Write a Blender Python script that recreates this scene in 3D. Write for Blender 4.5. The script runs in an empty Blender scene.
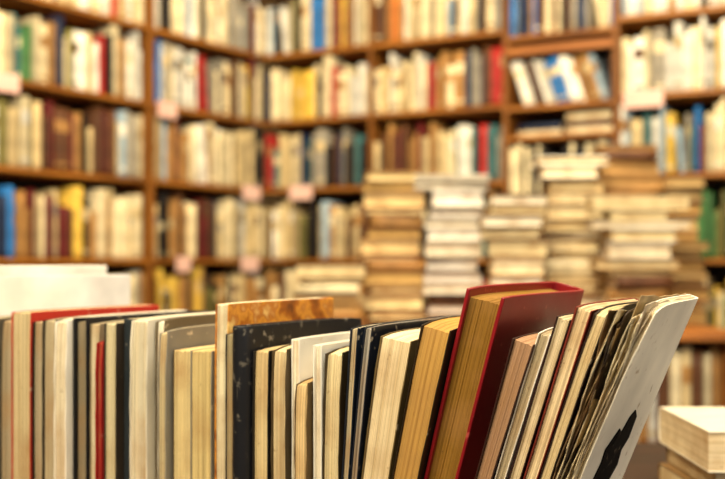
import bpy, bmesh, math, random
from mathutils import Vector, Matrix
random.seed(11)
SC = bpy.context.scene
COL = SC.collection
try:
    SC.view_settings.view_transform = 'Standard'
    SC.view_settings.look = 'None'
except Exception: pass
H = 1.0            # camera height
FPX = 1007.0
R = math.radians

# ---------------------------------------------------------------- materials
def lin(hx, k=1.0):
    hx = hx.lstrip('#'); o = []
    for i in (0, 2, 4):
        c = int(hx[i:i+2], 16)/255
        o.append(min(1, (c/12.92 if c <= .04045 else ((c+.055)/1.055)**2.4)*k))
    return (*o, 1)
def newmat(name, rough=.6, spec=.3):
    m = bpy.data.materials.new(name); m.use_nodes = True
    nt = m.node_tree; b = nt.nodes['Principled BSDF']
    b.inputs['Roughness'].default_value = rough
    b.inputs['Specular IOR Level'].default_value = spec
    return m, nt, b
def ramp(nt, fac, a, b, p0=.3, p1=.7):
    r = nt.nodes.new('ShaderNodeValToRGB')
    r.color_ramp.elements[0].position = p0; r.color_ramp.elements[0].color = a
    r.color_ramp.elements[1].position = p1; r.color_ramp.elements[1].color = b
    nt.links.new(fac, r.inputs['Fac']); return r.outputs['Color']
def noise(nt, scale, detail=3, vec=None, vscale=None, loc=None):
    n = nt.nodes.new('ShaderNodeTexNoise'); n.inputs['Scale'].default_value = scale
    n.inputs['Detail'].default_value = detail
    tc = nt.nodes.new('ShaderNodeTexCoord')
    src = tc.outputs['Object']
    mp = nt.nodes.new('ShaderNodeMapping'); mp.inputs['Scale'].default_value = vscale or (1, 1, 1)
    if loc: mp.inputs['Location'].default_value = loc
    nt.links.new(src, mp.inputs['Vector']); src = mp.outputs['Vector']
    nt.links.new(src, n.inputs['Vector']); return n.outputs['Fac']
def mix(nt, a, b, fac, mode='MIX'):
    m = nt.nodes.new('ShaderNodeMix'); m.data_type = 'RGBA'; m.blend_type = mode
    for s, v in ((6, a), (7, b)):
        if isinstance(v, tuple): m.inputs[s].default_value = v
        else: nt.links.new(v, m.inputs[s])
    if isinstance(fac, float): m.inputs[0].default_value = fac
    else: nt.links.new(fac, m.inputs[0])
    return m.outputs[2]
def bump(nt, b, h, st=.3, d=.001):
    n = nt.nodes.new('ShaderNodeBump'); n.inputs['Strength'].default_value = st
    n.inputs['Distance'].default_value = d
    nt.links.new(h, n.inputs['Height']); nt.links.new(n.outputs['Normal'], b.inputs['Normal'])
_pm = {}
def page_mat(hx, axis=0, dark=.62, fine=1700):
    key = (hx, axis, dark, fine)
    if key in _pm: return _pm[key]
    m, nt, b = newmat('paper_pages', .85, .1)
    off = tuple(random.uniform(-5, 5) for _ in range(3))
    vs = [8, 8, 3]; vs[axis] = fine
    if axis == 2: vs = [3, 3, 1400]
    n1 = noise(nt, 1, 2, vscale=vs, loc=off)
    vs2 = [3, 3, 2]; vs2[axis] = 330
    n3 = noise(nt, 1, 2, vscale=vs2, loc=off)
    c = ramp(nt, n1, lin(hx, dark), lin(hx, 1.06), .33, .6)
    c = mix(nt, c, ramp(nt, n3, lin('b49c6c'), (1, 1, 1, 1), .34, .54), .32, 'MULTIPLY')
    n2 = noise(nt, 26, 5, loc=off)
    c2 = mix(nt, c, lin('9c7444'), ramp(nt, n2, (0, 0, 0, 1), (.65, .65, .65, 1), .44, .76))
    n4 = noise(nt, 300, 3, loc=off)
    c2 = mix(nt, c2, lin('6a4a26'), ramp(nt, n4, (0, 0, 0, 1), (.6, .6, .6, 1), .67, .77))
    nt.links.new(c2, b.inputs['Base Color']); bump(nt, b, n1, .4, .0005)
    _pm[key] = m; return m
_cm = {}
def cover_mat(hx, wear=.35, rough=.5, worn='d8c8a8', spec=.35):
    key = (hx, wear, rough, worn)
    if key in _cm: return _cm[key]
    m, nt, b = newmat('book_cover', rough, spec)
    big = noise(nt, 14, 3)
    c = ramp(nt, big, lin(hx, .75), lin(hx, 1.15), .3, .7)
    fine = noise(nt, 130, 6)
    f = ramp(nt, fine, (0, 0, 0, 1), (1, 1, 1, 1), .7-.12*wear, .78-.06*wear)
    patch = noise(nt, 22, 2)
    f = mix(nt, (0, 0, 0, 1), f, ramp(nt, patch, (.15, .15, .15, 1), (1, 1, 1, 1), .4, .6))
    scr = noise(nt, 1, 2, vscale=(300, 300, 14))
    f2 = ramp(nt, scr, (0, 0, 0, 1), (.8, .8, .8, 1), .7, .8)
    c = mix(nt, c, lin(worn), f)
    c = mix(nt, c, lin(worn), mix(nt, (0, 0, 0, 1), f2, wear if wear < 1 else 1.0))
    nt.links.new(c, b.inputs['Base Color']); bump(nt, b, fine, .15, .0006)
    _cm[key] = m; return m
def picture_mat():
    m, nt, b = newmat('printed_cover', .4, .4)
    n = noise(nt, 55, 5)
    r = nt.nodes.new('ShaderNodeValToRGB'); cr = r.color_ramp
    cr.elements[0].position = .3; cr.elements[0].color = lin('6a3c18')
    cr.elements[1].position = .72; cr.elements[1].color = lin('e8c070')
    for p, c in ((.42, 'a8601c'), (.52, 'd89434'), (.6, 'b8702a')):
        e = cr.elements.new(p); e.color = lin(c)
    nt.links.new(n, r.inputs['Fac']); nt.links.new(r.outputs['Color'], b.inputs['Base Color'])
    return m
PAL = dict(cream='f0deb0', white='f8f2e2', beige='d4bc88', tan='ac7e44', brown='5c381e', dark='18100e',
           navy='1e2e4e', blue='2c76bc', teal='3c6a6a', green='4a7c46', olive='77703a', yellow='e4bc4c',
           orange='cc7830', red='b42822', maroon='661c1a', grey='9c9482', paleblue='9cb2be')
WORD = dict(cream='cream', white='white', beige='beige', tan='tan', brown='brown', dark='black', navy='navy',
            blue='blue', teal='muted teal', green='green', olive='olive', yellow='yellow', orange='orange',
            red='red', maroon='maroon', grey='grey', paleblue='pale blue')
def shelf_cover(name):
    if ('S', name) in _cm: return _cm[('S', name)]
    m, nt, b = newmat('spine_'+name, .55, .3)
    oi = nt.nodes.new('ShaderNodeObjectInfo')
    n = noise(nt, 20, 3)
    c = ramp(nt, n, lin(PAL[name], .6), lin(PAL[name], 1.1), .3, .7)
    hs = nt.nodes.new('ShaderNodeHueSaturation')
    mr = nt.nodes.new('ShaderNodeMapRange'); mr.inputs['To Min'].default_value = .5; mr.inputs['To Max'].default_value = 1.2
    nt.links.new(oi.outputs['Random'], mr.inputs['Value']); nt.links.new(mr.outputs[0], hs.inputs['Value'])
    nt.links.new(c, hs.inputs['Color']); nt.links.new(hs.outputs[0], b.inputs['Base Color'])
    _cm[('S', name)] = m; return m
def wood_mat(a, b_, scale=(2, 30, 30), rough=.5):
    m, nt, b = newmat('wood', rough, .3)
    n = noise(nt, 1.5, 5, vscale=scale)
    c = ramp(nt, n, lin(a), lin(b_), .35, .68)
    nt.links.new(c, b.inputs['Base Color']); bump(nt, b, n, .15, .002); return m
def plain_mat(name, a, b_, sc=3, rough=.8):
    m, nt, b = newmat(name, rough, .2)
    n = noise(nt, sc, 4); nt.links.new(ramp(nt, n, lin(a), lin(b_)), b.inputs['Base Color']); return m
SHELFW = wood_mat('744414', 'b07026')
POSTW = wood_mat('623a10', '945c20', (30, 30, 2))
SHELFD = wood_mat('4e2c12', '7a4a20')
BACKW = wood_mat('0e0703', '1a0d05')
TABLEW = wood_mat('1e0e08', '30180e')
CRATEW = wood_mat('6a4424', '9a6c3c')
COUNTW = wood_mat('8a5220', 'b87434')

# ---------------------------------------------------------------- object helpers
def link(name, me, mats=(), parent=None, loc=None, rot=None):
    o = bpy.data.objects.new(name, me); COL.objects.link(o)
    for m in mats: me.materials.append(m)
    if parent: o.parent = parent
    if loc: o.location = loc
    if rot: o.rotation_euler = rot
    return o
def bm_obj(name, bm, mats, parent=None, loc=None, rot=None, bevel=0):
    bmesh.ops.recalc_face_normals(bm, faces=bm.faces)
    me = bpy.data.meshes.new(name); bm.to_mesh(me); bm.free()
    o = link(name, me, mats, parent, loc, rot)
    if bevel:
        md = o.modifiers.new('bevel', 'BEVEL'); md.width = bevel; md.segments = 2; md.limit_method = 'ANGLE'
    return o
def empty(name, label, cat, loc=(0, 0, 0), rot=(0, 0, 0), group=None):
    o = bpy.data.objects.new(name, None); COL.objects.link(o); o.empty_display_size = .05
    o.location = loc; o.rotation_euler = rot
    o['label'] = label; o['category'] = cat
    if group: o['group'] = group
    return o
def add_box(bm, x0, x1, y0, y1, z0, z1):
    v = [bm.verts.new(p) for p in ((x0, y0, z0), (x1, y0, z0), (x1, y1, z0), (x0, y1, z0), (x0, y0, z1), (x1, y0, z1), (x1, y1, z1), (x0, y1, z1))]
    for f in ((0, 1, 2, 3), (4, 5, 6, 7), (0, 1, 5, 4), (1, 2, 6, 5), (2, 3, 7, 6), (3, 0, 4, 7)): bm.faces.new([v[i] for i in f])
def box(name, b, mats, parent=None, loc=None, rot=None, bevel=.001):
    bm = bmesh.new(); add_box(bm, *b); return bm_obj(name, bm, [mats] if not isinstance(mats, (list, tuple)) else mats, parent, loc, rot, bevel)

# ---------------------------------------------------------------- book geometry (standing: x thickness, y fore-edge(0) -> spine(L), z height)
def cover_bm(t, h, L, b, bulge, flare=0, nz=12, ny=10, warp=0, swap=False, lie=False, k=1, curl=0, corner=0):
    bm = bmesh.new()
    O, I = [], []
    hx = t/2
    for q in range(ny+1):
        y = L*q/ny*.97; O.append((-hx, y)); I.append((-hx+b, y))
    for q in range(1, 7):
        a = math.pi*q/7
        x = -hx*math.cos(a); y = L*.97 + (bulge+L*.03)*math.sin(a)**.6
        O.append((x, y)); I.append((x*(1-b/hx), y-b))
    for q in range(ny, -1, -1):
        y = L*q/ny*.97; O.append((hx, y)); I.append((hx-b, y))
    ph = random.uniform(0, 6)
    def D(x, y, z):
        u = max(0, 1-y/L); w = z/h
        x2 = x*(k+(1-k)*w) + (2*x/t)*flare*u*u*w**3 + warp*math.sin(math.pi*w)*u + curl*(w**4)*(.3+.7*u)
        z -= corner*(u**8)*(w**8)*(1 if x < 0 else .6)
        y += corner*.5*(u**8)*(w**8)+(corner*.12*math.sin(w*23+ph+x*900) if u > .99 else 0)
        if swap: y = L-y
        if lie: return (z-h/2, y-L/2, x2+t/2)
        return (x2, y, z)
    ro, ri = [], []
    for j in range(nz+1):
        z = h*(1-(1-j/nz)**1.6) if nz > 6 else h*j/nz
        ro.append([bm.verts.new(D(x, y, z)) for x, y in O]); ri.append([bm.verts.new(D(x, y, z)) for x, y in I])
    n = len(O)
    for j in range(nz):
        for q in range(n-1):
            f = bm.faces.new((ro[j][q], ro[j][q+1], ro[j+1][q+1], ro[j+1][q])); f.smooth = ny-2 < q < n-ny+1
            bm.faces.new((ri[j][q], ri[j+1][q], ri[j+1][q+1], ri[j][q+1]))
        for q in (0, n-1): bm.faces.new((ro[j][q], ro[j+1][q], ri[j+1][q], ri[j][q]))
    for j in (0, nz):
        for q in range(n-1): bm.faces.new((ro[j][q], ro[j][q+1], ri[j][q+1], ri[j][q]))
    return bm
def pages_bm(t, h, L, b, hard, flare=0, jit=.0003, warp=0, swap=False, lie=False, nx=None, nz=12, ny=10, short=0, k=1, curl=0, corner=0):
    bm = bmesh.new()
    hx = t/2-b-.0001
    y0 = .0035 if hard else random.uniform(.0008, .0022)
    z0, z1 = (.003, h-.0035-short) if hard else (.0004, h-.0006-short)
    y1 = L*.97-b*.5
    nx = nx or max(5, min(34, int(t/.0009)))
    jy = [random.uniform(-jit, jit) for _ in range(nx+1)]; jz = [random.uniform(-jit, jit)*1.3 for _ in range(nx+1)]
    if not lie and not hard:
        q = 0
        while q <= nx:                      # signatures: groups of leaves sit a little in or out
            ln_ = random.randint(2, 6); dy_ = random.uniform(-.0006, .0006)
            for r_ in range(q, min(nx+1, q+ln_)): jy[r_] = jy[r_]*.5+dy_
            q += ln_
    def D(i, y, z):
        x = -hx+2*hx*i/nx
        u = max(0, 1-(y-y0)/(y1-y0)); w = (z-z0)/(z1-z0)
        yy = y + (jy[i]+(.0045*(1-(x/hx)**2) if hard else 0))*u
        zz = z + jz[i]*w - corner*(u**8)*(w**8)
        yy += corner*.6*(u**8)*(w**8)
        x2 = x*(k+(1-k)*w) + (2*x/t)*flare*u*u*w**3 + warp*math.sin(math.pi*w)*u + curl*(w**4)*(.3+.7*u)
        if swap: yy = L-yy
        if lie: return (zz-h/2, yy-L/2, x2+t/2)
        return (x2, yy, zz)
    V = {}
    def v(i, j, q):
        if (i, j, q) not in V: V[(i, j, q)] = bm.verts.new(D(i, y0+(y1-y0)*j/ny, z0+(z1-z0)*((1-(1-q/nz)**1.6) if nz > 6 else q/nz)))
        return V[(i, j, q)]
    for i in range(nx):
        for q in range(nz):
            for j in (0, ny): bm.faces.new((v(i, j, q), v(i+1, j, q), v(i+1, j, q+1), v(i, j, q+1)))
        for j in range(ny):
            for q in (0, nz): bm.faces.new((v(i, j, q), v(i+1, j, q), v(i+1, j+1, q), v(i, j+1, q)))
    for j in range(ny):
        for q in range(nz):
            for i in (0, nx): bm.faces.new((v(i, j, q), v(i, j+1, q), v(i, j+1, q+1), v(i, j, q+1)))
    return bm

# ---------------------------------------------------------------- camera
cd = bpy.data.cameras.new('camera'); cam = bpy.data.objects.new('camera', cd); COL.objects.link(cam)
cam.location = (0, 0, H); cam.rotation_euler = (R(90), 0, 0)
cd.lens = 50; cd.sensor_width = 36; cd.shift_y = 22.5/725; cd.clip_start = .02
cd.dof.use_dof = True; cd.dof.focus_distance = .645; cd.dof.aperture_fstop = 5.9; cd.dof.aperture_blades = 0
SC.camera = cam

# ---------------------------------------------------------------- table and crate in the foreground
A = R(31); CA, SA = math.cos(A), math.sin(A)
Z0 = .68
TZ = .785; BZ = .795
def s_of(px):
    u = (px-362.5)/FPX; return u*Z0/(CA+u*SA)
def rowpt(s, d=0): return (s*CA+d*SA, Z0-s*SA+d*CA)

t_ = empty('table', 'dark wooden table under the crate of books', 'table', (-.12, .9, 0))
box('table_top', (-.85, .72, -.62, .3, TZ-.035, TZ), TABLEW, t_, bevel=.004)
for sx in (-.8, .67):
    for sy in (-.57, .25):
        box('leg', (sx-.03, sx+.03, sy-.03, sy+.03, 0, TZ-.035), TABLEW, t_)
    box('apron', (sx-.012, sx+.012, -.54, .22, TZ-.11, TZ-.035), TABLEW, t_)

# x, w, ytop, lean, L, kind, cover, pages, label, opts; some covers darkened to paint shade between books
FB = [
 (-98, 24, 266, 0, .228, 'h', 'efe9da', 'e8dcc0', 'tallest white album at the left end of the front row', {'wear': .05}),
 (-66, 14, 277, 0, .235, 'p', 'f1ecdf', 'e8dcc0', 'slightly lower white album in front of the tallest one', {'wear': .05}),
 (-41, 18, 319, 0, .15, 'p', 'cdbf9e', 'dccba0', 'beige paperback at the hidden left end of the row', {}),
 (-21, 18, 317, 0, .15, 'p', '5a5244', 'c4b690', 'grey-brown paperback beside the leftmost books', {}),
 (-2, 13, 317, 0, .15, 'p', '4a4236', 'ac9c7c', 'greyish cream paperback at the left edge, left of the red-covered book', {}),
 (12, 19, 311, 0, .16, 'p', 'b02c1c', 'd0bd90', 'cream paged book with bright red cover behind the leftmost paperbacks', {'wear': .1, 'corner': .001}),
 (32, 12, 321, 0, .15, 'p', '1c1814', 'b0a080', 'thin dark-covered paperback just right of the bright red cover', {}),
 (45, 13, 318, 0, .155, 'p', '2a241c', 'bcac88', 'paperback with a dim tan fore-edge, second right of red cover', {}),
 (59, 12, 317, 0, .15, 'p', 'f0e9d4', 'e2d6b6', 'thin pale cream paperback touching the black-covered hardback', {}),
 (72, 15, 318, 0, .15, 'h', '121113', '9c9074', 'black-covered hardback near the left end of the row', {}),
 (88, 9, 322, 0, .14, 'p', '8a7a5c', 'd4c8a4', 'thin cream paperback between the black hardback and short red book', {}),
 (98, 6, 339, 0, .13, 'p', 'a02420', 'a83c30', 'short thin red book lower than all its neighbours', {'d': -.003}),
 (106, 12, 322, 0, .15, 'p', '3a3228', 'd0c49c', 'cream paperback between thin red book and slate-grey spine', {'d': -.002}),
 (119, 14, 319, 0, .15, 'p', '262d30', 'c9b98f', 'slate-grey book standing with its spine forward', {'swap': 1}),
 (134, 17, 317, 0, .155, 'p', 'e2dac2', 'e2d8b8', 'white-covered paperback right of the slate-grey spine', {}),
 (152, 9, 318, 0, .155, 'p', '6a5e46', 'e8dfc6', 'very thin white booklet in the left half of the row', {}),
 (162, 8, 328, 0, .15, 'p', '8a8474', 'bfae84', 'thin grey paperback left of the two short tan books', {}),
 (172, 18, 349, 0, .125, 'p', '5a4828', 'd9c48c', 'left one of two short tan-paged paperbacks beside the orange-brown pictorial cover', {}),
 (192, 21, 349, 0, .125, 'p', '8c8674', 'd6c084', 'right one of two short tan-paged paperbacks beside the orange-brown pictorial cover', {'d': -.002}),
 (216, 13, 303, 0, .145, 'p', 'PIC', 'eadfb8', 'tall thin book with a mottled orange-brown pictorial cover', {'d': -.001, 'corner': .001}),
 (230, 8, 331, 0, .15, 'p', '0f0e10', 'a89a74', 'thin black paperback between pictorial cover and large worn charcoal book', {'d': -.006}),
 (239, 15, 325, 0, .158, 'h', '141519', 'c0b08a', 'large charcoal hardback with scuffed cover standing spine forward', {'swap': 1, 'wear': .95, 'worn': '8c8474', 'corner': .003, 'd': -.006}),
 (256, 16, 348, 0, .13, 'p', '1e1a14', 'd8c28e', 'cream-paged short paperback just right of the large charcoal book', {'d': -.004}),
 (274, 15, 345, 0, .13, 'p', '4c3e26', 'dcc89a', 'pale cream short paperback second right of the large charcoal book', {'d': -.004}),
 (290, 8, 338, 0, .14, 'p', 'f3eddc', 'eee2c4', 'thin white-covered paperback left of the shortest book', {}),
 (299, 13, 378, 0, .12, 'p', '5a4624', 'dcc08a', 'shortest book in the row, small tan pocket paperback', {'d': -.006}),
 (313, 8, 344, 0, .14, 'p', 'f5efdf', 'efe4c8', 'thin white-covered paperback right of the shortest book', {}),
 (322, 17, 348, 1, .13, 'p', '3a2e1a', 'e2d0a0', 'cream fore-edged paperback left of the navy-covered pair', {}),
 (345, 8, 325, 4, .14, 'p', '141e2c', 'cdbf9c', 'left book of the navy-covered pair in the middle', {}),
 (357, 8, 324, 6, .14, 'p', '101826', 'a8a294', 'right book of the navy-covered pair in the middle', {}),
 (376, 31, 331, 9, .13, 'p', '6a5834', 'e6d2a6', 'thick leaning paperback with pale cream fore-edge and beige cover', {'d': -.002, 'fine': 1}),
 (419, 29, 318, 12.5, .135, 'p', '241a0c', 'be944c', 'thick golden-tan paged book leaning against the large maroon hardback', {'corner': .004, 'd': -.003, 'fine': 1}),
 (460, 38, 284, 14.5, .156, 'h', '84141a', '8e6828', 'large crimson hardback with olive-gold pages, tallest of the leaning books', {'rough': .4, 'wear': .45, 'worn': 'b8584c', 'corner': .002, 'short': .002, 'fine': 1}),
 (514, 19, 335, 17, .12, 'p', '341a12', 'a88464', 'pinkish-brown paged paperback just right of the large maroon hardback', {'fine': 1, 'd': .0}),
 (536, 12, 328, 17.5, .12, 'p', 'e6dccb', 'a89878', 'white-covered leaning paperback with dull grey-brown pages', {'d': .002}),
 (554, 14, 314, 17.5, .12, 'p', '2c120e', 'e0cea6', 'cream-paged leaning paperback with dark reddish-brown cover', {}),
 (575, 16, 303, 18, .12, 'p', '7c2a1c', 'e2cca0', 'leaning paperback with a brick-red cover and cream pages', {}),
 (598, 13, 305, 18.5, .11, 'p', '241610', 'd8c292', 'cream-paged leaning paperback with dark brown cover beside the tattered one', {'corner': .005}),
 (615, 10, 304, 20, .09, 'p', '3a2c1c', 'a8946c', 'tattered leaning book with dark dog-eared loose pages', {'tatter': 1, 'corner': .007}),
 (634, 12, 298, 21.5, .116, 'p', 'f0e6ce', 'dccfae', 'worn whitish paperback leaning at the right end, black print on cover', {'last': 1, 'wear': .6, 'worn': 'a8906c', 'corner': .007}),
]
PICM = picture_mat()
def poly(s0, t, h, th, k):
    c, s = math.cos(th), math.sin(th)
    pts = []
    for x, z in ((-k*t/2, 0), (k*t/2, 0), (t/2, h), (-t/2, h)):
        dx, dz = x-k*t/2, z
        pts.append((s0+dx*c+dz*s, -dx*s+dz*c))
    return pts
def bound(P, z, right):
    best = None
    for i in range(4):
        (a, za), (b, zb) = P[i], P[(i+1) % 4]
        if (za-z)*(zb-z) <= 0 and abs(za-zb) > 1e-9:
            s = a+(b-a)*(z-za)/(zb-za)
            if best is None or (s > best if right else s < best): best = s
    return best
prev = None; last_s0 = 0; first_left = None
for i, (x, w, yt, lean, L, kind, cov, pg, label, op) in enumerate(FB):
    th = R(lean)
    s1, s2 = s_of(x), s_of(x+w)
    t = (s2-s1)/math.cos(th)
    kk = 1 if lean < 3 else (.88 if lean < 8 else (.8 if lean < 16 else .72))
    if op.get('last') : kk = .85
    Zd = Z0-s1*SA
    ztop = H-(yt-262)/FPX*Zd
    h = (ztop-BZ-t*math.sin(th))/math.cos(th)
    P0 = poly(0, t, h, th, kk)
    s0 = s1-P0[3][0]
    cur = poly(s0, t, h, th, kk)
    if prev:
        sh = -9
        for q in range(1, 90):
            z = q*.003
            a, b_ = bound(prev, z, True), bound(cur, z, False)
            if a is not None and b_ is not None: sh = max(sh, a-b_)
        if sh > -.0002: s0 += sh+.0002
        cur = poly(s0, t, h, th, kk)
    prev = cur
    if first_left is None: first_left = s0-t
    d0 = op.get('d', random.uniform(-.006, .004))
    if op.get('last'): d0 = 0
    cs = s0-kk*t/2*math.cos(th); cz = BZ+kk*t/2*math.sin(th)
    px, py = rowpt(cs, d0)
    e = empty('book', label, 'book', (px, py, cz), (0, th, -A), 'books standing in the crate in front')
    hard = kind == 'h'
    b = .0026 if hard else .0009
    sw = bool(op.get('swap'))
    fl = 0 if hard else random.choice((0, 0, .0005, .0009))*(.4 if lean < 3 else 1)
    if t < .007: b = .0008
    cn_ = op.get('corner', 0 if hard else random.choice((.001, .002, .003, .004)))
    wa = 0 if hard else random.uniform(-.0006, .0006)
    cm = PICM if cov == 'PIC' else cover_mat(cov, op.get('wear', .35), op.get('rough', .5), op.get('worn', 'd8c8a8'))
    bg = .006 if hard else .0012
    cu = .004 if op.get('last') else 0
    c = bm_obj('cover', cover_bm(t, h, L, b, bg, fl, swap=sw, k=kk, curl=cu, corner=cn_, warp=wa), [cm], e, bevel=.0007 if hard else .0002)
    tat = op.get('tatter')
    p = bm_obj('page_block', pages_bm(t*(.6 if tat else 1), h, L, b, hard, fl, jit=(.0002 if op.get('fine') else .0005) if not hard else .0003, swap=sw, short=.006 if tat else op.get('short', 0), k=kk, curl=cu, corner=cn_, warp=wa),
               [page_mat(pg, 0, .66 if op.get('fine') else .52, 2600 if op.get('fine') else random.choice((1600, 2000, 2400)))], e)
    if tat or op.get('last'):
        n = 8
        for q in range(n):
            bm = bmesh.new(); G = []
            x0 = -t/2*.8+(t*.8)*q/(n-1)
            if op.get('last'): x0 = -t/2*.98+t*.8*q/n
            hh = h-random.uniform(.000, .014); fl2 = random.uniform(-.003, .006)*(.6 if x0 < 0 else 1)
            if op.get('last'): fl2 = random.uniform(-.006, .001); hh = h+random.uniform(-.012, .001)
            yo = random.uniform(-.007, .001)
            for j in range(9):
                row = []
                for r_ in range(31):
                    u = 1-j/8; wz = r_/30
                    ed = random.uniform(-.0012, .0012) if (j == 0 or r_ == 30) else 0
                    row.append(bm.verts.new((x0*(kk+(1-kk)*wz)+fl2*u*u*wz**3+cu*wz**4*(.3+.7*u)+.0014*math.sin(wz*11+q)*u*wz, yo*u+L*.9*j/8+.001+ed, .002+hh*wz*(1-.03*u*wz*(q % 3))+ed)))
                G.append(row)
            for j in range(8):
                for r_ in range(30): bm.faces.new((G[j][r_], G[j+1][r_], G[j+1][r_+1], G[j][r_+1]))
            lp = bm_obj('loose_page', bm, [page_mat(random.choice(('7a6448', 'a8946c', 'd8c8a0', '3a3028') if tat else ('d8c8a0', 'f0e4c8', 'b8a47c')), 0, .6)], e)
            md = lp.modifiers.new('s', 'SOLIDIFY'); md.thickness = .0004
    if op.get('last'):
        base = [(.03, .0), (.022, .02), (.026, .034), (.023, .044), (.034, .046), (.038, .056), (.046, .052), (.052, .062), (.06, .066), (.07, .06), (.073, .044), (.066, .036), (.072, .024), (.064, .012), (.056, .016), (.046, -.002), (.038, .006)]
        pts = [(y+.006, z+.052) for y, z in base]
        bm = bmesh.new(); g = []
        for y, z in pts:
            w_ = z/h; u_ = 1-y/L
            g.append(bm.verts.new((t/2*(kk+(1-kk)*w_)+fl*u_*u_*w_**3+wa*math.sin(math.pi*w_)*u_+cu*w_**4*(.3+.7*u_)+.0007, y, z)))
        bm.faces.new(g); bmesh.ops.triangulate(bm, faces=bm.faces)
        pr = bm_obj('cover_print', bm, [cover_mat('0e0c0c', .8, .85, '8a7c68', .1)], e)
        pr['label'] = 'black printed patch on the worn white cover'
        md = pr.modifiers.new('s', 'SOLIDIFY'); md.thickness = .0006
        last_s0 = s0
# crate
WALL = .024
cx0 = first_left-.006; cx1 = last_s0+(WALL-.01)*math.tan(R(21.5))+.002
e = empty('crate', 'low wooden tray crate holding the row of old books', 'crate', (*rowpt(0), TZ), (0, 0, -A))
box('base', (cx0-.01, cx1+.01, -.02, .27, 0, .0095), CRATEW, e)
box('front_board', (cx0-.01, cx1+.01, -.03, -.02, 0, WALL), CRATEW, e)
box('back_board', (cx0-.01, cx1+.01, .27, .28, 0, WALL), CRATEW, e)
box('end_board', (cx0-.01, cx0, -.02, .27, .0095, WALL), CRATEW, e)
box('end_board', (cx1, cx1+.01, -.02, .27, .0095, WALL), CRATEW, e)

# ---------------------------------------------------------------- lying books
def lying_book(loc, rz, t, h, L, hard, cov, pg, label, group, detail=1, spine_front=False):
    e = empty('book', label, 'book', loc, (0, 0, rz), group)
    b = .003 if hard else .0012
    bm_obj('cover', cover_bm(t, h, L, b, .004 if hard else .001, nz=4, ny=3, swap=spine_front, lie=True), [cov], e)
    bm_obj('page_block', pages_bm(t, h, L, b, hard, jit=.0004, swap=spine_front, lie=True, nx=8, nz=3, ny=3), [page_mat(pg, 2, .72)], e)
    return e
z = TZ
for i, (t, h, L, cov, pg, dx, rz, lb) in enumerate([
    (.017, .2, .14, '7a5c34', 'd4c094', .000, .03, 'lowest tan book stacked at the bottom right corner'),
    (.018, .2, .14, '8a6c40', 'e0cea4', .007, .0, 'middle thin cream book in the bottom right corner stack'),
    (.035, .2, .15, 'ece2c8', 'e8d8b0', .0, -.01, 'thick pale cream book on top of the stack at the bottom right corner')]):
    lying_book((.395+dx, .93, z), rz, t, h, L, False, cover_mat(cov, .15), pg, lb, 'books stacked at the bottom right')
    z += t+.0005

# ---------------------------------------------------------------- room frames
C0 = Vector((-.39, 4.0, 0))
ANG = {'L': R(55), 'B': R(-27)}
def wp(wall, s, d, z=0):
    a = ANG[wall]; return Vector((C0.x+s*math.cos(a)-d*math.sin(a), C0.y+s*math.sin(a)+d*math.cos(a), z))
def pxof(p): return 362.5+FPX*p.x/p.y, 262-FPX*(p.z-H)/p.y

LEV = [1.09, .82, .556, .288, .010, -.26, -.53, -.80]
LEV5 = [1.09, .79, .545, .44, .20, -.06, -.33, -.60, -.85]
UN = [  # key, wall, s0, s1, label
 ('U1', 'L', -1.5, -.60, 'tall wooden bookcase at far left, filled with upright books'),
 ('U2', 'L', -.598, 0, 'narrow wooden bookcase between the left post and room corner'),
 ('U3', 'B', 0, .468, 'wooden bookcase just right of the room corner'),
 ('U4', 'B', .470, .998, 'wooden bookcase behind the tallest tan and white stacks'),
 ('U5', 'B', 1.0, 1.388, 'narrow wooden bookcase with thick crossbeam and leaning pale books'),
 ('U6', 'B', 1.39, 2.2, 'wooden bookcase at far right with mostly white books above'),
]
UNM = {'U1': 'far left bookcase', 'U2': 'bookcase left of the corner', 'U3': 'bookcase right of the corner',
       'U4': 'bookcase behind the stacks', 'U5': 'bookcase with the crossbeam', 'U6': 'far right bookcase'}
DEP = .25
PW = {'U1': .014, 'U2': .012, 'U3': .006, 'U4': .006, 'U5': .009, 'U6': .009}
STH = .015
CARD = plain_mat('card', 'e4b4a4', 'f0ccbc', 5, .6)
def card(e, x, z, w=.1, h=.055):
    c = box('shelf_card', (x-w/2, x+w/2, -.006, -.003, z-h+.01, z+.01), CARD, e, bevel=.0006); c['label'] = 'blank pale pink card on shelf edge'
CARDS = {'U1': [(-1.19, .556, .09)], 'U2': [(-.53, .556, .09), (-.08, .288, .1), (-.09, .01, .1), (-.45, .01, .07)], 'U3': [(.17, .288, .1), ], 'U4': [], 'U5': [], 'U6': [(1.48, .556, .13)]}
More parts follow.
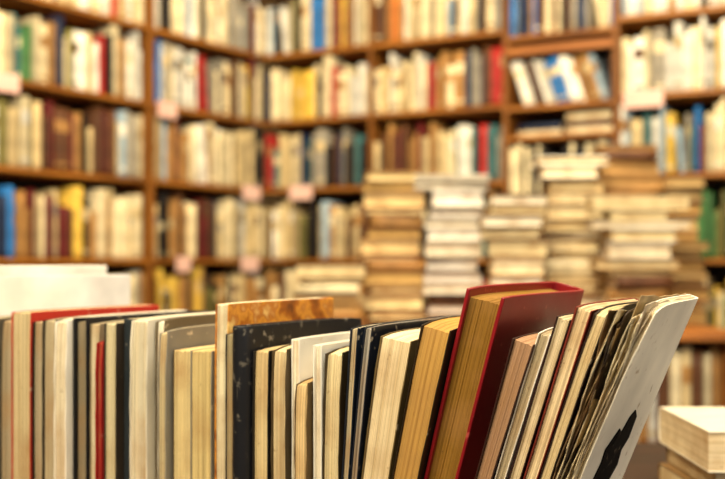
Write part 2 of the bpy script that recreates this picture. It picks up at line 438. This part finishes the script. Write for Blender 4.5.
for key, wall, s0, s1, lb in UN:
    o = wp(wall, s0, 0)
    e = empty('bookcase', lb, 'bookcase', o, (0, 0, ANG[wall]), 'wooden bookcases along the walls')
    W = s1-s0; pw = PW[key]
    lv = LEV5 if key == 'U5' else LEV
    pl = .006 if key == 'U3' else pw; pr = .006 if key == 'U2' else pw
    box('side_panel', (0, pl, 0 if key != 'U3' else .2, DEP, 0, 2.36), POSTW, e)
    box('side_panel', (W-pr, W, 0 if key != 'U2' else .2, DEP, 0, 2.36), POSTW, e)
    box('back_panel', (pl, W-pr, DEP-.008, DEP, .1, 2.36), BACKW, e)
    box('top_panel', (pl, W-pr, 0, DEP-.008, 2.336, 2.36), SHELFW, e)
    box('plinth', (pl, W-pr, .02, .04, 0, .1), SHELFD, e)
    xl = 0 if key == 'U3' else pl; xr = W if key == 'U2' else W-pr
    for l in lv:
        if xl == pl and xr == W-pr: box('shelf', (pl, W-pr, 0, DEP-.008, H+l-STH, H+l), SHELFW, e)
        else:
            bm = bmesh.new(); z0, z1 = H+l-STH, H+l
            if key == 'U3': pts = [(0, 0), (W-pr, 0), (W-pr, DEP-.008), (pl, DEP-.008), (pl, .2), (0, .2)]
            else: pts = [(pl, 0), (W, 0), (W, .2), (W-pr, .2), (W-pr, DEP-.008), (pl, DEP-.008)]
            lo_ = [bm.verts.new((x, y, z0)) for x, y in pts]; up_ = [bm.verts.new((x, y, z1)) for x, y in pts]
            bm.faces.new(lo_); bm.faces.new(up_)
            for q in range(6): bm.faces.new((lo_[q], lo_[(q+1) % 6], up_[(q+1) % 6], up_[q]))
            bm_obj('shelf', bm, [SHELFW], e)
    if key == 'U5': box('crossbeam', (pl, W-pr, -.01, .02, H+.722, H+.75), COUNTW, e)
    for cxx, cz, cw in CARDS[key]: card(e, cxx-s0, H+cz, cw)

# colour ranges of the shelf rows, by horizontal place: (upto, choices)
CW = 'cream cream white beige'
RC = {
 ('L', 1): [(150, 'white cream cream beige'), (200, 'cream white'), (206, 'dark'), (232, 'white cream'), (252, 'paleblue grey'), (999, CW)],
 ('L', 2): [(14, 'cream'), (22, 'teal'), (38, 'green'), (50, 'cream'), (60, 'brown tan'), (97, 'cream white beige cream grey'), (108, 'red'), (130, 'cream olive beige'), (150, 'white cream'), (162, 'blue'), (200, 'white cream'), (240, 'grey beige cream'), (999, 'olive cream')],
 ('L', 3): [(45, 'cream white olive beige'), (60, 'tan brown'), (80, 'maroon brown tan'), (90, 'dark'), (122, 'brown maroon beige'), (158, 'cream grey beige'), (192, 'tan beige'), (232, 'cream grey white'), (999, 'brown dark beige')],
 ('L', 4): [(8, 'navy'), (20, 'blue'), (34, 'tan beige'), (75, 'brown cream maroon beige'), (84, 'yellow'), (130, 'cream tan dark beige'), (160, 'cream beige'), (195, 'tan cream'), (215, 'brown maroon'), (999, 'cream beige')],
 ('L', 5): [(999, 'tan cream dark beige olive brown yellow')],
 ('B', 1): [(285, 'cream white'), (300, 'orange yellow cream'), (309, 'cream'), (322, 'blue'), (368, 'yellow cream cream white'), (385, 'brown'), (402, 'orange tan'), (470, 'cream white beige'), (510, 'grey cream'), (535, 'navy paleblue blue'), (580, 'brown cream'), (610, 'cream grey'), (640, 'dark paleblue white blue'), (999, 'cream white')],
 ('B', 2): [(272, 'navy cream'), (285, 'cream white yellow'), (312, 'yellow'), (330, 'dark navy cream'), (368, 'cream white'), (425, 'cream beige white'), (436, 'red'), (460, 'cream dark tan'), (480, 'navy grey'), (490, 'grey cream'), (510, 'red maroon'), (558, 'white cream'), (574, 'blue'), (588, 'paleblue white'), (612, 'tan brown'), (650, 'cream white'), (660, 'grey'), (690, 'white paleblue white'), (999, 'white cream')],
 ('B', 3): [(300, 'cream red beige cream'), (350, 'navy teal dark grey'), (368, 'dark brown'), (385, 'dark brown'), (420, 'brown tan maroon'), (440, 'tan beige'), (470, 'cream white'), (510, 'teal grey dark'), (612, 'dark brown cream'), (664, 'teal beige cream paleblue'), (690, 'cream yellow paleblue teal'), (700, 'teal blue'), (999, 'cream white beige')],
 ('B', 4): [(300, 'cream beige white'), (316, 'olive dark'), (368, 'cream brown beige'), (600, 'tan cream brown'), (999, 'green green olive green')],
 ('B', 5): [(600, 'brown tan cream'), (999, 'olive beige yellow cream green')],
 ('B', 6): [(999, 'cream white tan yellow')],
}
ORD = ['first', 'second', 'third', 'fourth', 'fifth', 'sixth', 'seventh', 'eighth', 'ninth', 'tenth', 'eleventh', 'twelfth', 'thirteenth', 'fourteenth', 'fifteenth', 'sixteenth', 'seventeenth', 'eighteenth', 'nineteenth', 'twentieth']
for tn, nx_ in (('twenty', 'thirtieth'), ('thirty', 'fortieth'), ('forty', 'fiftieth'), ('fifty', 'sixtieth'), ('sixty', 'seventieth')): ORD += [tn+'-'+q for q in ORD[:9]]+[nx_]
ROWN = {0: 'shelf above', 1: 'top shelf', 2: 'second shelf', 3: 'third shelf', 4: 'fourth shelf', 5: 'fifth shelf', 6: 'sixth shelf', 7: 'bottom shelf'}
def pick(wall, row, px):
    ch = ['cream', 'beige', 'tan', 'brown']
    for up, c in RC.get((wall, row), [(999, 'cream beige tan brown')]):
        if px < up: ch = c.split(); break
    if len(ch) > 1 and not (ch[0] == ch[1] == 'green') and random.random() < .2: return random.choice(('brown', 'dark', 'tan', 'grey', 'beige', 'maroon', 'navy', 'olive', 'paleblue', 'white', 'teal', 'red', 'yellow', 'dark', 'brown'))
    return random.choice(ch)
cand = []
for key, wall, s0, s1, lb in UN:
    lv = LEV5 if key == 'U5' else LEV
    for row in range(len(lv)):
        if key == 'U5' and row in (3,): continue
        zz = H+lv[row]
        if row >= 7: continue
        lo, hi = s0+PW[key]+.001, s1-PW[key]-.001
        if key == 'U2': hi = s1-.001
        if key == 'U3': lo = s0+.001
        top = (lv[row-1]-lv[row]-STH-.002) if row else .24
        if key == 'U5' and row == 2: top = .17
        s = lo+.001; rowlist = []
        base_h = random.uniform(.195, .22)
        while hi-s > .008:
            t = random.choice((.011, .013, .015, .017, .019, .021, .023, .026, .03, .035))*random.uniform(.9, 1.1)
            if key == 'U6' and row == 4: t = min(t, .018)
            h = min(top-.006, random.uniform(.16, .243) if random.random() < .6 else base_h+random.uniform(-.008, .012)); L = random.uniform(.13, .19)
            if random.random() < .08: h = min(top-.006, .155)
            ln = 0
            q = random.random()
            if (key == 'U5' and row == 2): ln = R(random.choice((14, 16, 18)))
            elif q < .03 and rowlist: ln = R(random.uniform(5, 10))
            if ln and rowlist and rowlist[-1]['ln'] > 0: pos = s+.001; ln = rowlist[-1]['ln']; step = t/math.cos(ln)
            elif ln: pos = s+h*math.sin(ln); step = (pos-s)+t/math.cos(ln)
            else: pos = s; step = t
            if h*math.cos(ln)+t*math.sin(ln) > top: h -= t*math.sin(ln)+.002
            if s+step > hi:
                if hi-s > .04: continue
                ln = 0; pos = s; t = hi-s; step = t+1
            P = wp(wall, pos+t/2, .015, zz)
            px, _ = pxof(P)
            cn = pick(wall, 2 if (key == 'U5' and row == 2) else (3 if key == 'U5' and row == 4 else row), px)
            bk = dict(key=key, wall=wall, row=row, s=pos, t=t, h=h, L=L, ln=ln, z=zz, cn=cn, px=px, rn=len(rowlist), d=random.uniform(.006, .034))
            if key in ('U2', 'U3') and abs(pos) < .07: bk['d'] = .003
            rowlist.append(bk)
            s += step+.0006
        n = len(rowlist)
        for i, bk in enumerate(rowlist): bk['n'] = n; bk['i'] = i
        cand += rowlist
def score(bk):
    P = wp(bk['wall'], bk['s']+bk['t']/2, .015, bk['z']); x, yb = pxof(P); yt = yb-FPX*bk['h']/P.y
    w = FPX*bk['t']*(math.cos(ANG[bk['wall']]) if bk['wall'] == 'B' else .8)/P.y
    if x < -2 or x > 727: return 0
    lim = 300 if x < 640 else 410
    if 300 < x < 362: lim = 262
    if 362 <= x < 600: lim = 175
    if 600 <= x < 690: lim = 190
    a, b_ = max(0, yt), min(lim, yb)
    return max(0, b_-a)*w
for bk in cand: bk['score'] = score(bk)
vis = sorted([b for b in cand if b['score'] > 0], key=lambda b: -b['score'])
NIND = 160
ind = set(id(b) for b in vis[:NIND])
def shelf_book_bm(t, h, L, bm=None, M=None, ms=(0, 1, 2), band=True):
    bm = bm or bmesh.new(); b = min(.0022, t*.16)
    O = [(t/2, L), (t/2, .006), (t*.42, .0022), (t*.22, 0), (-t*.22, 0), (-t*.42, .0022), (-t/2, .006), (-t/2, L)]
    I = [(t/2-b, L), (t/2-b, .008), (t*.36, .006), (t*.2, .005), (-t*.2, .005), (-t*.36, .006), (-t/2+b, .008), (-t/2+b, L)]
    zs = [0, h*.1, h*.14, h*.62, h*.8, h]
    def V(x, y, z):
        v = Vector((x, y, z)); return bm.verts.new(M @ v if M else v)
    ro = [[V(x, y, z) for x, y in O] for z in zs]; ri = [[V(x, y, z) for x, y in I] for z in (0, h)]
    n = len(O)
    for j in range(5):
        for k in range(n-1):
            f = bm.faces.new((ro[j][k], ro[j][k+1], ro[j+1][k+1], ro[j+1][k]))
            f.material_index = ms[2] if (band and 1 <= k <= 5 and j in (1, 3)) else ms[0]
            f.smooth = True
    for k in range(n-1):
        f = bm.faces.new((ri[0][k], ri[0][k+1], ri[1][k+1], ri[1][k])); f.material_index = ms[0]
        f = bm.faces.new((ro[0][k], ro[0][k+1], ri[0][k+1], ri[0][k])); f.material_index = ms[0]
        f = bm.faces.new((ro[5][k], ro[5][k+1], ri[1][k+1], ri[1][k])); f.material_index = ms[0]
    x = t/2-b; zt = h-.004
    v = [V(*p) for p in ((-x, .006, .003), (x, .006, .003), (x, L-.003, .003), (-x, L-.003, .003), (-x, .006, zt), (x, .006, zt), (x, L-.003, zt), (-x, L-.003, zt))]
    for f in ((0, 1, 2, 3), (4, 5, 6, 7), (0, 1, 5, 4), (1, 2, 6, 5), (2, 3, 7, 6), (3, 0, 4, 7)):
        ff = bm.faces.new([v[i] for i in f]); ff.material_index = ms[1]
    return bm
PG = page_mat('e6d5ac', 0)
names = list(PAL)
SM = [shelf_cover(n) for n in names]
stuff = bmesh.new()
def bandcol(cn):
    if cn in ('cream', 'white', 'beige', 'paleblue', 'yellow'): return random.choice(('beige', 'tan', 'grey', 'beige', 'tan', 'cream', 'white', 'brown'))
    return random.choice(('cream', 'beige', 'tan', cn, cn, cn))
for bk in cand:
    W = wp(bk['wall'], bk['s'], bk['d'], bk['z'])
    a = ANG[bk['wall']]; t = bk['t']; ln = -bk['ln']
    M = Matrix.Translation(W) @ Matrix.Rotation(a, 4, 'Z') @ Matrix.Rotation(ln, 4, 'Y') @ Matrix.Translation((t/2, 0, 0))
    bd = bandcol(bk['cn']); band = random.random() < .4
    if id(bk) in ind:
        bm = shelf_book_bm(t, bk['h'], bk['L'], band=band)
        o = bm_obj('book', bm, [shelf_cover(bk['cn']), PG, shelf_cover(bd)])
        o.matrix_world = M
        if bk['key'] == 'U1': place = ORD[bk['n']-1-bk['i']]+' left of the post'
        else: place = ORD[bk['i']]+' from left'
        sh = ROWN[bk['row']]
        if bk['key'] == 'U5': sh = {1: 'top shelf', 2: 'shelf under the crossbeam', 4: 'lower shelf'}.get(bk['row'], 'low shelf')
        un = 'crossbeam bookcase' if bk['key'] == 'U5' else UNM[bk['key']]
        o['label'] = f"{WORD[bk['cn']]} {'leaning ' if bk['ln'] else ''}book, {place}, {sh} of {un}"
        o['category'] = 'book'; o['group'] = f"upright books on the {sh} of the {UNM[bk['key']]}"
    else:
        shelf_book_bm(t, bk['h'], bk['L'], stuff, M, (names.index(bk['cn']), len(names), names.index(bd)), band)
so = bm_obj('shelved_books', stuff, SM+[PG])
so['label'] = 'remaining distant and half-hidden upright books packed on the wall shelves'; so['category'] = 'books'; so['kind'] = 'stuff'
a = ANG['B']; s = 1.03
for g in range(2):
    z = H+.44
    sc = s+.085+g*.175
    for k in range(2+g):
        t = random.uniform(.018, .026)
        P = wp('B', sc, .09, z)
        nmc = ('cream', 'navy', 'white', 'brown', 'beige')[g*2+k]
        lying_book(P, a+random.uniform(-.05, .05), t, .155, .12, False, shelf_cover(nmc), 'e2d2aa',
                   f"{WORD[nmc]} book lying on the shallow shelf of the crossbeam bookcase", 'books lying on the shallow shelf', spine_front=(k == 1))
        z += t+.0003

# ---------------------------------------------------------------- open-fronted counter with stacks
e = empty('display_counter', 'open-fronted wooden counter carrying the tall stacks of books', 'counter', (.31, 2.55, 0))
box('counter_top', (-.52, .56, -.27, .27, .82, .84), COUNTW, e, bevel=.003)
box('back_panel', (-.49, .53, .22, .24, .06, .82), BACKW, e)
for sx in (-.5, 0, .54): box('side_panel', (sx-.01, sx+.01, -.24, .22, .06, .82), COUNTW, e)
for sz in (.06, .56):
    box('shelf', (-.49, -.01, -.24, .22, sz, sz+.016), COUNTW, e); box('shelf', (.01, .53, -.24, .22, sz, sz+.016), COUNTW, e)
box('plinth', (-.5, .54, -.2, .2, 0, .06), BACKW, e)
x = .838; i = 0
cc = ['tan', 'cream', 'brown', 'beige', 'cream', 'brown', 'white', 'tan', 'cream', 'beige', 'orange', 'cream', 'grey', 'brown', 'yellow']
while x > .62:
    t = random.choice((.018, .022, .026, .03)); h = random.uniform(.2, .238)
    o = bm_obj('book', shelf_book_bm(t, h, .15, band=random.random() < .4), [shelf_cover(cc[i]), PG, shelf_cover(bandcol(cc[i]))], loc=(x-t/2, 2.32+random.uniform(0, .02), .576))
    o['label'] = f"{WORD[cc[i]]} book inside the counter under the stacks, {ORD[i]} from its right end"; o['category'] = 'book'; o['group'] = 'upright books inside the counter'
    x -= t+.0008; i += 1
CT = .84
ST = [ # x0,x1,ytop,Zc, cover palette, page palette, name
 (298, 360, 263, 2.42, 'tan brown brown cream', ('d9c088', 'e4ce9a', 'c8a468'), 'low leftmost stack on the counter'),
 (363, 420, 172, 2.56, 'tan brown brown tan maroon', ('dcc088', 'e8d298', 'd0ac68'), 'tall tan stack on the counter'),
 (423, 481, 178, 2.56, 'white grey brown brown white', ('ece2d0', 'dcd0b6', 'f0e8d8'), 'white-topped stack on the counter'),
 (483, 540, 195, 2.46, 'white brown tan brown cream', ('e8d8b0', 'd8c494', 'ece0c4'), 'middle shorter stack on the counter'),
 (539, 598, 158, 2.62, 'white brown brown tan cream', ('ecdcb8', 'd8c290', 'e4d2a4'), 'second tallest stack on the counter'),
 (593, 653, 148, 2.72, 'tan brown brown tan', ('b48e58', 'c8a468', 'a07a44'), 'tallest brown stack on the counter'),
 (602, 663, 196, 2.44, 'white brown brown cream tan', ('ecdcba', 'dcc898', 'd0b682'), 'rightmost front stack on the counter'),
 (656, 698, 178, 2.68, 'tan brown brown maroon', ('c4a46c', 'ac8850'), 'narrow brown stack at the counter right end'),
]
for x0, x1, yt, Zc, covs, pgs, nm in ST:
    xm = (x0+x1)/2; X = (xm-362.5)/FPX*Zc; wd = (x1-x0)/FPX*Zc
    ztop = H+(262-yt)/FPX*Zc
    z = CT; lst = []
    while z < ztop-.012:
        t = random.choice((.016, .02, .024, .028, .034, .04))*random.uniform(.9, 1.1)
        if z+t > ztop: t = max(.014, ztop-z)
        lst.append((z, t)); z += t+.0008
    n = len(lst)
    for k, (z, t) in enumerate(lst):
        fromtop = n-1-k
        cn = random.choice(covs.split())
        h = wd*random.uniform(.86, 1.08); L = min(h*.78, .125)
        if nm.startswith('white-topped') and fromtop < 2: h = wd*1.25; cn = 'white'
        if nm.startswith('rightmost') and fromtop in (0, 2): h = wd*1.5; cn = 'white' if fromtop else 'cream'
        if nm.startswith('rightmost') and fromtop == 5: h = wd*1.3
        if nm.startswith('second') and fromtop < 1: h = wd*1.15; cn = 'white'
        wch = 'topmost' if fromtop == 0 else ORD[fromtop]+' from top'
        sf = random.random() < .18
        lying_book((X+random.uniform(-.011, .011), Zc-.02+random.uniform(-.016, .01), z), random.uniform(-.12, .12), t, h, L,
                   random.random() < .85, shelf_cover(cn), random.choice(pgs),
                   f"{WORD[cn]}-covered book, {wch} of the {nm}", 'books in the '+nm, spine_front=sf)

# ---------------------------------------------------------------- shell
def struct(name, b, m, loc=(0, 0, 0), rot=(0, 0, 0)):
    o = box(name, b, m, None, loc, rot, 0); o['kind'] = 'structure'; return o
FLO = wood_mat('3a2010', '5c3418', (1, 12, 12)); WAL = plain_mat('plaster', 'b89868', 'ccb084'); CEI = plain_mat('ceiling_paint', 'd8ccb4', 'e4dac6')
struct('floor', (-3.2, 3.4, -2.5, 6, -.05, 0), FLO)
struct('ceiling', (-3.2, 3.4, -2.5, 6, 2.9, 2.95), CEI)
struct('wall_left', (-3.2, .2, DEP+.003, DEP+.06, 0, 2.9), WAL, C0, (0, 0, ANG['L']))
struct('wall_back', (-.2, 3.2, DEP+.003, DEP+.06, 0, 2.9), WAL, C0, (0, 0, ANG['B']))

# ---------------------------------------------------------------- light
w = bpy.data.worlds.new('world'); SC.world = w; w.use_nodes = True
w.node_tree.nodes['Background'].inputs[0].default_value = (1, .89, .7, 1)
w.node_tree.nodes['Background'].inputs[1].default_value = .11
def area(name, loc, target, size, power, col):
    l = bpy.data.lights.new(name, 'AREA'); l.shape = 'RECTANGLE'; l.size, l.size_y = size; l.energy = power; l.color = col
    o = bpy.data.objects.new(name, l); COL.objects.link(o); o.location = loc
    o.rotation_euler = (Vector(target)-Vector(loc)).to_track_quat('-Z', 'Y').to_euler()
area('overhead_light', (.2, 1.9, 2.8), (-.1, 3.7, 1.2), (2.2, .8), 112, (1, .84, .58))
area('overhead_light', (-.5, -.3, 2.6), (0, 3.6, 1.2), (1.6, .8), 120, (1, .86, .64))  # front fill added high behind the camera to brighten the shelves, no fixture
area('overhead_light', (.45, .4, 2.4), (.05, .72, .9), (.4, .4), 18, (1, .94, .83))
area('side_fill', (2.3, -.5, 1.35), (.1, .7, .9), (.6, .8), 23, (1, .95, .86))  # invented fill from the right, brightens the down-facing cover of the last book
